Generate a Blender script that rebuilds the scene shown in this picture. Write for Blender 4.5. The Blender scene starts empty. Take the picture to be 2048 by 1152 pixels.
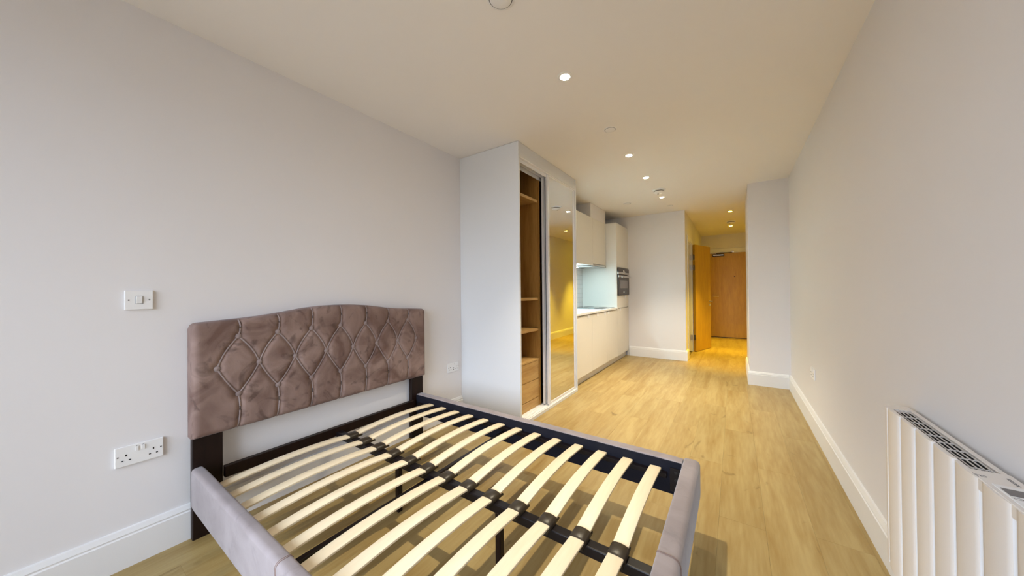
import bpy, bmesh, math, random
from mathutils import Vector, Matrix

random.seed(7)
scn = bpy.context.scene
C = scn.collection

# ------------------------------------------------------------------ camera
F_PX, YAW, PITCH, ROLL = 652.447, math.radians(34.248), math.radians(0.3484), math.radians(-0.5199)
fw = Vector((-math.sin(YAW) * math.cos(PITCH), math.cos(YAW) * math.cos(PITCH), math.sin(PITCH)))
r0 = Vector((math.cos(YAW), math.sin(YAW), 0))
u0 = r0.cross(fw)
rt = math.cos(ROLL) * r0 + math.sin(ROLL) * u0
up = -math.sin(ROLL) * r0 + math.cos(ROLL) * u0
cam_data = bpy.data.cameras.new('camera')
cam_data.sensor_width = 36.0
cam_data.lens = F_PX / 2048 * 36.0
cam_data.clip_start = 0.02
cam = bpy.data.objects.new('camera', cam_data)
C.objects.link(cam)
m = Matrix.Identity(4)
for i in range(3):
    m[i][0], m[i][1], m[i][2] = rt[i], up[i], -fw[i]
m[0][3], m[1][3], m[2][3] = 0, 0, 1.2
cam.matrix_world = m
scn.camera = cam

# ------------------------------------------------------------------ light and exposure
SPOT_ROOM = 90.0         # downlight beam, living area (watts)
SPOT_HALL = 210.0        # downlight beam, hall (watts)
BEAM_ROOM, BEAM_HALL = math.radians(80), math.radians(62)
COL_ROOM = (1.0, 0.88, 0.66)
COL_HALL = (1.0, 0.68, 0.04)
LAMP_STRIP = 58.0
SKY = (0.80, 0.92, 1.10)
GROUND = (0.30, 0.29, 0.28)     # streets and buildings below the horizon
SKY_STRENGTH = 7.4
scn.view_settings.view_transform = 'Standard'
scn.view_settings.look = 'None'
scn.view_settings.gamma = 1.0
scn.view_settings.use_curve_mapping = False
scn.view_settings.exposure = 0.87
world = bpy.data.worlds.new('overcast_sky')
scn.world = world
world.use_nodes = True
bgn = world.node_tree.nodes['Background']
wt_ = world.node_tree
w_tc = wt_.nodes.new('ShaderNodeTexCoord'); w_sx = wt_.nodes.new('ShaderNodeSeparateXYZ')
w_mr = wt_.nodes.new('ShaderNodeMapRange'); w_mr.inputs['From Min'].default_value = -0.04; w_mr.inputs['From Max'].default_value = 0.04
w_mx = wt_.nodes.new('ShaderNodeMix'); w_mx.data_type = 'RGBA'
w_mx.inputs['A'].default_value = (*GROUND, 1); w_mx.inputs['B'].default_value = (*SKY, 1)
wt_.links.new(w_tc.outputs['Generated'], w_sx.inputs[0]); wt_.links.new(w_sx.outputs['Z'], w_mr.inputs['Value'])
wt_.links.new(w_mr.outputs['Result'], w_mx.inputs['Factor']); wt_.links.new(w_mx.outputs['Result'], bgn.inputs['Color'])
# overcast sky: three times brighter overhead than at the horizon
w_el = wt_.nodes.new('ShaderNodeMapRange'); w_el.inputs['From Min'].default_value = 0.0; w_el.inputs['From Max'].default_value = 1.0
w_el.inputs['To Min'].default_value = SKY_STRENGTH * 0.62; w_el.inputs['To Max'].default_value = SKY_STRENGTH * 1.86
wt_.links.new(w_sx.outputs['Z'], w_el.inputs['Value']); wt_.links.new(w_el.outputs['Result'], bgn.inputs['Strength'])
bgn.inputs['Strength'].default_value = SKY_STRENGTH
# the window opening behind the camera, as a sampling portal (gives off no light itself)
pd = bpy.data.lights.new('window_portal', 'AREA')
pd.shape = 'RECTANGLE'; pd.size = 2.5; pd.size_y = 2.2
pd.cycles.is_portal = True
po = bpy.data.objects.new('window_portal', pd)
po.location = (-0.84, -1.55, 1.25); po.rotation_euler = (math.radians(-90), 0, math.radians(180))
C.objects.link(po)

# ------------------------------------------------------------------ dimensions (metres)
WL, WR = -2.228, 0.5434         # left / right wall faces
CEIL = 2.5
YB = -1.6                       # window wall behind the camera
YE = 6.081                      # kitchen end wall
XH = -0.665                     # hall left wall
XP, YP = 0.1505, 5.021          # pier corner
YD = 9.44                       # hall end wall
XW, W0, W1 = -1.537, 2.374, 3.622   # wardrobe front, near and far ends

# ------------------------------------------------------------------ materials
MATS = {}
def node_mat(name):
    mt = bpy.data.materials.new(name); mt.use_nodes = True
    nt = mt.node_tree
    return mt, nt, nt.nodes['Principled BSDF']

def plain(name, col, rough=0.5, metal=0.0, spec=0.5, bump=0.0, bscale=200.0, var=0.0, vscale=3.0, sheen=0.0, coat=0.0):
    mt, nt, b = node_mat(name)
    b.inputs['Roughness'].default_value = rough
    b.inputs['Metallic'].default_value = metal
    b.inputs['Specular IOR Level'].default_value = spec
    b.inputs['Coat Weight'].default_value = coat
    tc = nt.nodes.new('ShaderNodeNewGeometry')
    n = nt.nodes.new('ShaderNodeTexNoise'); n.inputs['Scale'].default_value = vscale
    n.inputs['Detail'].default_value = 4
    nt.links.new(tc.outputs['Position'], n.inputs['Vector'])
    mx = nt.nodes.new('ShaderNodeMix'); mx.data_type = 'RGBA'
    mx.inputs['A'].default_value = (*[c * (1 - var) for c in col], 1)
    mx.inputs['B'].default_value = (*[min(1, c * (1 + var)) for c in col], 1)
    nt.links.new(n.outputs['Fac'], mx.inputs['Factor'])
    nt.links.new(mx.outputs['Result'], b.inputs['Base Color'])
    if bump:
        n2 = nt.nodes.new('ShaderNodeTexNoise'); n2.inputs['Scale'].default_value = bscale
        nt.links.new(tc.outputs['Position'], n2.inputs['Vector'])
        bp = nt.nodes.new('ShaderNodeBump'); bp.inputs['Strength'].default_value = bump
        bp.inputs['Distance'].default_value = 0.002
        nt.links.new(n2.outputs['Fac'], bp.inputs['Height'])
        nt.links.new(bp.outputs['Normal'], b.inputs['Normal'])
    MATS[name] = mt
    return mt

def wood(name, dark, light, axis='Y', rough=0.45, scale=1.0, knots=0.0, rand=0.12, spec=0.4, contrast=1.0):
    """Grain stretched along one axis; every object gets its own tone and its own cut of the grain."""
    mt, nt, b = node_mat(name)
    b.inputs['Roughness'].default_value = rough
    b.inputs['Specular IOR Level'].default_value = spec
    geo = nt.nodes.new('ShaderNodeNewGeometry')
    oi = nt.nodes.new('ShaderNodeObjectInfo')
    mul = nt.nodes.new('ShaderNodeMath'); mul.operation = 'MULTIPLY'; mul.inputs[1].default_value = 37.0
    nt.links.new(oi.outputs['Random'], mul.inputs[0])
    add = nt.nodes.new('ShaderNodeVectorMath'); add.operation = 'ADD'
    nt.links.new(geo.outputs['Position'], add.inputs[0]); nt.links.new(mul.outputs[0], add.inputs[1])
    st = nt.nodes.new('ShaderNodeMapping')
    sc = {'X': (0.9, 9, 9), 'Y': (9, 0.9, 9), 'Z': (9, 9, 0.9)}[axis]
    st.inputs['Scale'].default_value = [s * scale for s in sc]
    nt.links.new(add.outputs[0], st.inputs['Vector'])
    n1 = nt.nodes.new('ShaderNodeTexNoise'); n1.inputs['Scale'].default_value = 1.3
    n1.inputs['Detail'].default_value = 6; n1.inputs['Distortion'].default_value = 0.9
    nt.links.new(st.outputs['Vector'], n1.inputs['Vector'])
    n2 = nt.nodes.new('ShaderNodeTexNoise'); n2.inputs['Scale'].default_value = 7.0
    n2.inputs['Detail'].default_value = 3
    nt.links.new(st.outputs['Vector'], n2.inputs['Vector'])
    mixn = nt.nodes.new('ShaderNodeMix'); mixn.data_type = 'FLOAT'; mixn.inputs['Factor'].default_value = 0.35
    nt.links.new(n1.outputs['Fac'], mixn.inputs['A']); nt.links.new(n2.outputs['Fac'], mixn.inputs['B'])
    rp = nt.nodes.new('ShaderNodeValToRGB')
    rp.color_ramp.elements[0].position = 0.5 - 0.2 / contrast; rp.color_ramp.elements[0].color = (*dark, 1)
    rp.color_ramp.elements[1].position = 0.5 + 0.12 / contrast; rp.color_ramp.elements[1].color = (*light, 1)
    nt.links.new(mixn.outputs['Result'], rp.inputs['Fac'])
    col = rp.outputs['Color']
    if knots:
        nk = nt.nodes.new('ShaderNodeTexNoise'); nk.inputs['Scale'].default_value = 1.0
        nk.inputs['Detail'].default_value = 5; nk.inputs['Distortion'].default_value = 2.0
        sk = nt.nodes.new('ShaderNodeMapping'); sk.inputs['Scale'].default_value = (6.5, 2.6, 6.5)
        nt.links.new(add.outputs[0], sk.inputs['Vector']); nt.links.new(sk.outputs['Vector'], nk.inputs['Vector'])
        kr = nt.nodes.new('ShaderNodeValToRGB')
        kr.color_ramp.elements[0].position = 0.66; kr.color_ramp.elements[0].color = (0, 0, 0, 1)
        kr.color_ramp.elements[1].position = 0.76; kr.color_ramp.elements[1].color = (knots, knots, knots, 1)
        nt.links.new(nk.outputs['Fac'], kr.inputs['Fac'])
        mk = nt.nodes.new('ShaderNodeMix'); mk.data_type = 'RGBA'
        mk.inputs['B'].default_value = (*[c * 0.55 for c in dark], 1)
        nt.links.new(kr.outputs['Color'], mk.inputs['Factor']); nt.links.new(col, mk.inputs['A'])
        col = mk.outputs['Result']
    hs = nt.nodes.new('ShaderNodeHueSaturation')
    mr = nt.nodes.new('ShaderNodeMapRange'); mr.inputs['To Min'].default_value = 1 - rand; mr.inputs['To Max'].default_value = 1 + rand
    nt.links.new(oi.outputs['Random'], mr.inputs['Value']); nt.links.new(mr.outputs['Result'], hs.inputs['Value'])
    nt.links.new(col, hs.inputs['Color'])
    nt.links.new(hs.outputs['Color'], b.inputs['Base Color'])
    bp = nt.nodes.new('ShaderNodeBump'); bp.inputs['Strength'].default_value = 0.08; bp.inputs['Distance'].default_value = 0.002
    nt.links.new(n2.outputs['Fac'], bp.inputs['Height']); nt.links.new(bp.outputs['Normal'], b.inputs['Normal'])
    MATS[name] = mt
    return mt

def velvet(name, dark, light, sheen, scuff):
    """Crushed velvet: brushed nap in two tones with darker finger marks, plus sheen at grazing angles."""
    mt, nt, b = node_mat(name)
    geo = nt.nodes.new('ShaderNodeNewGeometry')
    n1 = nt.nodes.new('ShaderNodeTexNoise'); n1.inputs['Scale'].default_value = 5.0; n1.inputs['Detail'].default_value = 5
    n1.inputs['Distortion'].default_value = 1.2
    nt.links.new(geo.outputs['Position'], n1.inputs['Vector'])
    rp = nt.nodes.new('ShaderNodeValToRGB')
    rp.color_ramp.elements[0].position = 0.35; rp.color_ramp.elements[0].color = (*dark, 1)
    rp.color_ramp.elements[1].position = 0.68; rp.color_ramp.elements[1].color = (*light, 1)
    nt.links.new(n1.outputs['Fac'], rp.inputs['Fac'])
    n2 = nt.nodes.new('ShaderNodeTexNoise'); n2.inputs['Scale'].default_value = 7.0; n2.inputs['Detail'].default_value = 8
    n2.inputs['Distortion'].default_value = 2.5
    nt.links.new(geo.outputs['Position'], n2.inputs['Vector'])
    r2 = nt.nodes.new('ShaderNodeValToRGB')
    r2.color_ramp.elements[0].position = 0.555; r2.color_ramp.elements[0].color = (0, 0, 0, 1)
    r2.color_ramp.elements[1].position = 0.70; r2.color_ramp.elements[1].color = (scuff, scuff, scuff, 1)
    nt.links.new(n2.outputs['Fac'], r2.inputs['Fac'])
    mx = nt.nodes.new('ShaderNodeMix'); mx.data_type = 'RGBA'
    mx.inputs['B'].default_value = (*[c * 0.42 for c in dark], 1)
    nt.links.new(r2.outputs['Color'], mx.inputs['Factor']); nt.links.new(rp.outputs['Color'], mx.inputs['A'])
    nt.links.new(mx.outputs['Result'], b.inputs['Base Color'])
    b.inputs['Roughness'].default_value = 0.85
    b.inputs['Specular IOR Level'].default_value = 0.2
    b.inputs['Sheen Weight'].default_value = sheen
    b.inputs['Sheen Roughness'].default_value = 0.35
    b.inputs['Sheen Tint'].default_value = (0.78, 0.88, 1.0, 1)
    n3 = nt.nodes.new('ShaderNodeTexNoise'); n3.inputs['Scale'].default_value = 260.0
    nt.links.new(geo.outputs['Position'], n3.inputs['Vector'])
    bp = nt.nodes.new('ShaderNodeBump'); bp.inputs['Strength'].default_value = 0.15; bp.inputs['Distance'].default_value = 0.002
    nt.links.new(n3.outputs['Fac'], bp.inputs['Height']); nt.links.new(bp.outputs['Normal'], b.inputs['Normal'])
    MATS[name] = mt
    return mt

def emit(name, col, strength):
    mt, nt, b = node_mat(name)
    b.inputs['Base Color'].default_value = (0.8, 0.8, 0.8, 1)
    b.inputs['Emission Color'].default_value = (*col, 1)
    b.inputs['Emission Strength'].default_value = strength
    MATS[name] = mt
    return mt

plain('wall_paint', (0.77, 0.745, 0.74), 0.9, spec=0.2, bump=0.05, bscale=350, var=0.012, vscale=2)
plain('ceiling_paint', (0.85, 0.82, 0.79), 0.92, spec=0.15, bump=0.04, bscale=350, var=0.01)
plain('skirting_paint', (0.80, 0.79, 0.78), 0.45, spec=0.4, var=0.01)
plain('white_laminate', (0.70, 0.71, 0.72), 0.45, spec=0.4, var=0.008)
plain('kitchen_laminate', (0.74, 0.71, 0.65), 0.42, spec=0.4, var=0.008)
plain('worktop_quartz', (0.80, 0.80, 0.78), 0.22, spec=0.5, var=0.02, vscale=60)
plain('white_plastic', (0.83, 0.82, 0.81), 0.3, spec=0.5, var=0.006)
plain('radiator_enamel', (0.78, 0.73, 0.68), 0.4, spec=0.45, var=0.01)
plain('radiator_enamel_lit', (0.86, 0.87, 0.90), 0.35, spec=0.5, var=0.005)  # enamel again, paler and bluer: window light on the groove facets, painted
plain('black_plastic', (0.015, 0.014, 0.013), 0.45, spec=0.4, var=0.1)
plain('cap_plastic', (0.030, 0.021, 0.012), 0.40, spec=0.4, var=0.15, vscale=20)
plain('black_steel', (0.006, 0.004, 0.005), 0.28, spec=0.35, var=0.1)
plain('navy_liner', (0.008, 0.008, 0.014), 0.75, spec=0.2, var=0.2, vscale=20)
plain('dark_slot', (0.01, 0.01, 0.01), 0.7, spec=0.1, var=0.1)
plain('grey_print', (0.16, 0.15, 0.15), 0.6, spec=0.2, var=0.05)
plain('display_glass', (0.12, 0.11, 0.11), 0.18, spec=0.5, var=0.05)
plain('brushed_aluminium', (0.80, 0.80, 0.82), 0.38, metal=0.12, spec=0.5, var=0.02, vscale=40)
plain('stainless_steel', (0.58, 0.55, 0.52), 0.28, metal=1.0, var=0.04, vscale=50)
plain('oven_glass', (0.030, 0.022, 0.018), 0.15, spec=0.3, var=0.05)
plain('oven_window', (0.30, 0.28, 0.27), 0.06, metal=0.75, spec=0.6, var=0.03)
plain('hob_glass', (0.02, 0.02, 0.022), 0.05, spec=0.6, var=0.05)
plain('mirror_silver', (0.80, 0.83, 0.90), 0.015, metal=1.0, var=0.002)
plain('tile_glaze', (0.80, 0.81, 0.82), 0.15, spec=0.5, var=0.015, vscale=9)
plain('tile_grout', (0.42, 0.43, 0.44), 0.9, spec=0.1, var=0.04, vscale=50)
plain('slab_concrete', (0.20, 0.15, 0.09), 0.9, spec=0.1, var=0.1)
plain('window_frame_grey', (0.18, 0.18, 0.19), 0.4, spec=0.4, var=0.03)
wood('floor_oak', (0.280, 0.174, 0.050), (0.400, 0.295, 0.122), 'Y', 0.42, 1.0, knots=0.75, rand=0.05)
wood('slat_beech', (0.76, 0.62, 0.41), (0.84, 0.73, 0.53), 'Y', 0.42, 1.6, rand=0.03, contrast=0.6)
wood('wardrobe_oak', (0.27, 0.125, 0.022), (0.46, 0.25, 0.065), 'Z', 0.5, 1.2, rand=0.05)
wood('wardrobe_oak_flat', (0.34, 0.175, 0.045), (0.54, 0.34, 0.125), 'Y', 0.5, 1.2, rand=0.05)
wood('door_oak', (0.44, 0.235, 0.018), (0.56, 0.325, 0.028), 'Z', 0.4, 1.3, rand=0.04)
wood('leg_wenge', (0.006, 0.002, 0.0015), (0.014, 0.005, 0.003), 'Z', 0.5, 1.5, rand=0.05, spec=0.25)
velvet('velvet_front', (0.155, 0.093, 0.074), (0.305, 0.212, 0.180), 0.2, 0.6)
velvet('velvet_rail_lit', (0.25, 0.21, 0.205), (0.31, 0.265, 0.26), 0.4, 0.2)  # same velvet as the headboard, paler: window light put into the colour
velvet('velvet_highlight', (0.24, 0.18, 0.17), (0.34, 0.27, 0.255), 0.5, 0.0)  # same velvet again, lighter: shine of the folds put into the colour
emit('lamp_glow_room', COL_ROOM, 140.0)
emit('lamp_glow_hall', COL_HALL, 110.0)
emit('lamp_glow_strip', (0.60, 0.90, 1.0), LAMP_STRIP)

def glass_mat():
    mt = bpy.data.materials.new('window_glass'); mt.use_nodes = True
    nt = mt.node_tree; nt.nodes.clear()
    o = nt.nodes.new('ShaderNodeOutputMaterial'); tr = nt.nodes.new('ShaderNodeBsdfTransparent')
    gl = nt.nodes.new('ShaderNodeBsdfGlossy'); gl.inputs['Roughness'].default_value = 0.02
    fr = nt.nodes.new('ShaderNodeFresnel'); fr.inputs['IOR'].default_value = 1.45
    mx = nt.nodes.new('ShaderNodeMixShader')
    nt.links.new(fr.outputs[0], mx.inputs[0]); nt.links.new(tr.outputs[0], mx.inputs[1]); nt.links.new(gl.outputs[0], mx.inputs[2])
    nt.links.new(mx.outputs[0], o.inputs[0])
    MATS['window_glass'] = mt
glass_mat()

# ------------------------------------------------------------------ mesh helpers (all coordinates are world metres)
ORG = {}
def box(bm, x0, x1, y0, y1, z0, z1, bev=0.0, seg=2):
    r = bmesh.ops.create_cube(bm, size=1.0)
    vs = r['verts']
    for v in vs:
        v.co = Vector(((x0 + x1) / 2 + v.co.x * (x1 - x0), (y0 + y1) / 2 + v.co.y * (y1 - y0), (z0 + z1) / 2 + v.co.z * (z1 - z0)))
    if bev:
        es = list({e for v in vs for e in v.link_edges})
        bmesh.ops.bevel(bm, geom=es, offset=bev, segments=seg, affect='EDGES', profile=0.5)
    return bm

def B(*a, **k):
    bm = bmesh.new(); box(bm, *a, **k); return bm

def lathe(bm, prof, centre, axis='Z', n=28):
    """prof: list of (radius, height) swept about an axis through centre."""
    rings = []
    for r, hh in prof:
        ring = []
        for i in range(n):
            a = 2 * math.pi * i / n
            c, s = math.cos(a) * r, math.sin(a) * r
            p = {'Z': (c, s, hh), 'X': (hh, c, s), 'Y': (c, hh, s)}[axis]
            ring.append(bm.verts.new(Vector(centre) + Vector(p)))
        rings.append(ring)
    for q in range(len(rings) - 1):
        for i in range(n):
            j = (i + 1) % n
            bm.faces.new((rings[q][i], rings[q][j], rings[q + 1][j], rings[q + 1][i]))
    bm.faces.new(rings[0]); bm.faces.new(list(reversed(rings[-1])))
    bmesh.ops.recalc_face_normals(bm, faces=bm.faces)
    return bm

def tube(bm, pts, r, n=8):
    pts = [Vector(p) for p in pts]
    rings = []
    for i, p in enumerate(pts):
        t = (pts[min(i + 1, len(pts) - 1)] - pts[max(i - 1, 0)]).normalized()
        a = t.cross(Vector((0, 0, 1)))
        if a.length < 1e-3: a = t.cross(Vector((1, 0, 0)))
        a.normalize(); b2 = t.cross(a)
        rings.append([bm.verts.new(p + a * math.cos(2 * math.pi * k / n) * r + b2 * math.sin(2 * math.pi * k / n) * r) for k in range(n)])
    for q in range(len(rings) - 1):
        for k in range(n):
            j = (k + 1) % n
            bm.faces.new((rings[q][k], rings[q][j], rings[q + 1][j], rings[q + 1][k]))
    bm.faces.new(rings[0]); bm.faces.new(list(reversed(rings[-1])))
    bmesh.ops.recalc_face_normals(bm, faces=bm.faces)
    return bm

def prism(bm, poly, p0, p1, nrm):
    """Extrude a (distance from wall, height) outline along the floor line p0 -> p1; nrm points into the room."""
    nrm = Vector(nrm)
    ends = []
    for p in (p0, p1):
        ends.append([bm.verts.new(Vector((p[0], p[1], 0)) + nrm * d + Vector((0, 0, z))) for d, z in poly])
    n = len(poly)
    for i in range(n):
        j = (i + 1) % n
        bm.faces.new((ends[0][i], ends[0][j], ends[1][j], ends[1][i]))
    bm.faces.new(ends[0]); bm.faces.new(list(reversed(ends[1])))
    bmesh.ops.recalc_face_normals(bm, faces=bm.faces)
    return bm

def extrude_xy(bm, poly, z0, z1):
    a = [bm.verts.new((x, y, z0)) for x, y in poly]
    b2 = [bm.verts.new((x, y, z1)) for x, y in poly]
    n = len(poly)
    for i in range(n):
        j = (i + 1) % n
        bm.faces.new((a[i], a[j], b2[j], b2[i]))
    bm.faces.new(a); bm.faces.new(list(reversed(b2)))
    bmesh.ops.recalc_face_normals(bm, faces=bm.faces)
    return bm

def worg(o):
    return ORG[o] if o is not None else Vector((0, 0, 0))

def obj(name, bm, mat, parent=None, smooth=False, origin=None, label=None):
    """Link one bmesh (world coordinates) as one mesh object; its origin is the parent's unless given."""
    org = Vector(origin) if origin is not None else (worg(parent) if parent is not None else None)
    if org is None:
        xs = [v.co.x for v in bm.verts]; ys = [v.co.y for v in bm.verts]; zs = [v.co.z for v in bm.verts]
        org = Vector(((min(xs) + max(xs)) / 2, (min(ys) + max(ys)) / 2, min(zs)))
    bm.transform(Matrix.Translation(-org))
    me = bpy.data.meshes.new(name); bm.to_mesh(me); bm.free()
    me.materials.append(MATS[mat])
    if smooth:
        me.shade_smooth()
        try: me.set_sharp_from_angle(angle=math.radians(40))
        except Exception: pass
    o = bpy.data.objects.new(name, me); C.objects.link(o)
    if parent is not None:
        o.parent = parent
        o.location = org - worg(parent)
    else:
        o.location = org
    ORG[o] = org
    if label: o['label'] = label
    return o

def tag(o, label, cat, group=None):
    o['label'] = label; o['category'] = cat
    if group: o['group'] = group
    return o

def thing(name, label, cat, loc, group=None):
    o = bpy.data.objects.new(name, None); C.objects.link(o)
    o.empty_display_size = 0.1
    o.location = loc; ORG[o] = Vector(loc)
    return tag(o, label, cat, group)

def struct_root(name, loc, label=None):
    o = bpy.data.objects.new(name, None); C.objects.link(o); o.empty_display_size = 0.1
    o.location = loc; ORG[o] = Vector(loc); o['kind'] = 'structure'
    if label: o['label'] = label
    return o

def struct(name, bm, mat, label=None):
    o = obj(name, bm, mat); o['kind'] = 'structure'
    if label: o['label'] = label
    return o

def link_copy(src, parent, org, name=None):
    """Another object that shares src's mesh data, placed at world point org under parent."""
    c = src.copy(); C.objects.link(c)
    c.parent = parent; c.location = Vector(org) - worg(parent); ORG[c] = Vector(org)
    return c

# ================================================================== SETTING
T = 0.12
# floor slab and laminate planks
fl = struct('floor', B(WL - T, WR + T, YB - T, YD + T, -0.12, -0.012), 'slab_concrete', 'light oak laminate plank floor running the length of the room')
PW, PL = 0.1954, 1.285
cache = {}
row = 0
x = WL
while x < WR - 0.002:
    x1 = min(x + PW, WR)
    ymax = YE if x1 <= XH + 0.01 else YD
    y = YB - ((row * 0.47) % 1.0) * PL
    while y < ymax:
        ya, yb = max(y, YB), min(y + PL, ymax)
        if yb - ya > 0.01:
            key = (round(x1 - x, 3), round(yb - ya, 3))
            cx, cy = (x + x1) / 2, (ya + yb) / 2
            if key not in cache:
                bm = B(x + 0.0002, x1 - 0.0002, ya + 0.0002, yb - 0.0002, -0.012, 0.0)
                top = [e for e in bm.edges if all(abs(v.co.z) < 1e-6 for v in e.verts)]
                bmesh.ops.bevel(bm, geom=top, offset=0.0003, segments=1, affect='EDGES')
                cache[key] = obj('plank', bm, 'floor_oak', fl, origin=(cx, cy, 0))
            else:
                link_copy(cache[key], fl, (cx, cy, 0))
        y += PL
    x += PW; row += 1

struct('ceiling', B(WL - T, WR + T, YB - T, YD + T, CEIL, CEIL + 0.12), 'ceiling_paint', 'plain white painted ceiling with recessed downlights')
struct('wall_left', B(WL - T, WL, YB - T, YD + T, 0, CEIL), 'wall_paint', 'long plain off-white wall behind the bed')
struct('wall_right', B(WR, WR + T, YB - T, YD + T, 0, CEIL), 'wall_paint', 'long plain off-white wall with the radiator')
struct('wall_end', B(WL, XH - 0.14, YE, YE + T, 0, CEIL), 'wall_paint', 'pale wall closing off the kitchen run')
struct('wall_pier', B(XP, WR, YP, YP + 1.0, 0, CEIL), 'wall_paint', 'projecting wall pier beside the hall opening')
D2A, D2B, D2H = 6.375, 7.075, 2.06
bm = bmesh.new()
box(bm, XH - 0.14, XH, YE, D2A, 0, CEIL); box(bm, XH - 0.14, XH, D2B, YD, 0, CEIL); box(bm, XH - 0.14, XH, D2A, D2B, D2H, CEIL)
struct('wall_hall', bm, 'wall_paint', 'hall side wall with the open inner door')
M0, M1, MH = -0.60, 0.295, 2.075
bm = bmesh.new()
box(bm, WL, M0, YD, YD + T, 0, CEIL); box(bm, M1, WR, YD, YD + T, 0, CEIL); box(bm, M0, M1, YD, YD + T, MH, CEIL)
struct('wall_hall_end', bm, 'wall_paint', 'wall around the entrance door at the end of the hall')
# window wall behind the camera
VX0, VX1, VZ0, VZ1 = -2.09, 0.41, 0.15, 2.35
bm = bmesh.new()
box(bm, WL, VX0, YB - T, YB, 0, CEIL); box(bm, VX1, WR, YB - T, YB, 0, CEIL)
box(bm, VX0, VX1, YB - T, YB, 0, VZ0); box(bm, VX0, VX1, YB - T, YB, VZ1, CEIL)
struct('wall_window', bm, 'wall_paint', 'wall with the wide window behind the viewpoint')
wn = struct_root('window_1', ((VX0 + VX1) / 2, YB - 0.06, VZ0), 'wide grey framed window behind the viewpoint')
bm = bmesh.new()
for xa in (VX0, (2 * VX0 + VX1) / 3 - 0.025, (VX0 + 2 * VX1) / 3 - 0.025, VX1 - 0.05):
    box(bm, xa, xa + 0.05, YB - 0.09, YB - 0.03, VZ0, VZ1)
box(bm, VX0, VX1, YB - 0.09, YB - 0.03, VZ0, VZ0 + 0.05); box(bm, VX0, VX1, YB - 0.09, YB - 0.03, VZ1 - 0.05, VZ1)
obj('window_frame', bm, 'window_frame_grey', wn)
for k in range(3):
    w3 = (VX1 - VX0) / 3
    obj('pane', B(VX0 + k * w3 + 0.03, VX0 + (k + 1) * w3 - 0.03, YB - 0.064, YB - 0.058, VZ0 + 0.045, VZ1 - 0.045), 'window_glass', wn)

# skirting boards: tall lower face, shadow groove, bevelled cap
SK = [(0, 0), (0.020, 0), (0.020, 0.134), (0.0155, 0.138), (0.0155, 0.141), (0.0175, 0.146), (0.009, 0.166), (0, 0.168)]
def skirt(name, segs, label):
    bm = bmesh.new()
    for p0, p1, n in segs: prism(bm, SK, p0, p1, n)
    struct(name, bm, 'skirting_paint', label)
skirt('baseboard_left', [((WL, YB), (WL, W0 - 0.001), (1, 0, 0))], 'white moulded skirting board behind the bed')
skirt('baseboard_right', [((WR, YB), (WR, YP), (-1, 0, 0))], 'white moulded skirting board under the radiator')
skirt('baseboard_pier', [((XP - 0.02, YP), (WR - 0.02, YP), (0, -1, 0)), ((XP, YP), (XP, YP + 1.0), (-1, 0, 0))], 'white skirting board round the wall pier')
skirt('baseboard_end', [((-1.578, YE), (XH + 0.02, YE), (0, -1, 0)), ((XH, YE), (XH, D2A - 0.06), (1, 0, 0))], 'white skirting board beside the tall kitchen unit')
skirt('baseboard_hall', [((XH, D2B + 0.07), (XH, YD), (1, 0, 0)), ((WR, YP + 1.0), (WR, YD), (-1, 0, 0))], 'white skirting boards in the hall')

# ---- entrance door (end of hall)
d1 = struct_root('door_1', ((M0 + M1) / 2, YD, 0), 'closed oak veneer entrance door with overhead closer')
bm = bmesh.new()
box(bm, M0, M0 + 0.03, YD, YD + T, 0, MH); box(bm, M1 - 0.03, M1, YD, YD + T, 0, MH); box(bm, M0, M1, YD, YD + T, MH - 0.028, MH)
fr = obj('door_frame', bm, 'skirting_paint', d1)
for n_, a in (('architrave', (M0 - 0.06, M0 + 0.012, YD - 0.018, YD, 0, MH + 0.085)), ('architrave', (M1 - 0.012, M1 + 0.06, YD - 0.018, YD, 0, MH + 0.085)), ('architrave', (M0 + 0.012, M1 - 0.012, YD - 0.018, YD, MH - 0.012, MH + 0.085))):
    obj(n_, B(*a, bev=0.004), 'skirting_paint', d1)
leaf = obj('door_leaf', B(M0 + 0.0305, M1 - 0.0305, YD - 0.006, YD + 0.04, 0.0125, MH - 0.029, bev=0.002, seg=1), 'door_oak', d1)
obj('gap_strip', B(M0 + 0.03, M1 - 0.03, YD - 0.002, YD + T, 0, 0.012), 'black_steel', d1)  # added dark strip, stops daylight leaking in under the leaf
cl = obj('door_closer', B(-0.43, -0.19, YD - 0.060, YD - 0.006, 1.975, 2.03, bev=0.006), 'black_steel', d1)
obj('cover', B(-0.415, -0.205, YD - 0.066, YD - 0.060, 1.988, 2.014, bev=0.003), 'stainless_steel', cl)
obj('spindle', lathe(bmesh.new(), [(0.016, 0), (0.016, -0.014), (0.010, -0.018)], (-0.345, YD - 0.066, 2.0), 'Y', 16), 'stainless_steel', cl)
bm = bmesh.new(); tube(bm, [(-0.345, YD - 0.045, 2.032), (-0.345, YD - 0.045, 2.044), (-0.06, YD - 0.05, 2.052), (0.0, YD - 0.03, 2.066)], 0.008)
obj('closer_arm', bm, 'black_steel', cl)
obj('arm_bracket', B(-0.05, 0.01, YD - 0.045, YD - 0.018, 2.050, 2.082, bev=0.003), 'stainless_steel', cl)
obj('door_viewer', lathe(bmesh.new(), [(0.011, 0), (0.011, -0.004), (0.006, -0.006)], (0.011, YD - 0.006, 1.474), 'Y', 16), 'black_plastic', d1)
bm = bmesh.new(); tube(bm, [(-0.43, YD - 0.008, 1.0), (-0.43, YD - 0.06, 1.0), (-0.31, YD - 0.06, 1.0)], 0.01)
obj('door_handle', bm, 'stainless_steel', d1, smooth=True)

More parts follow.
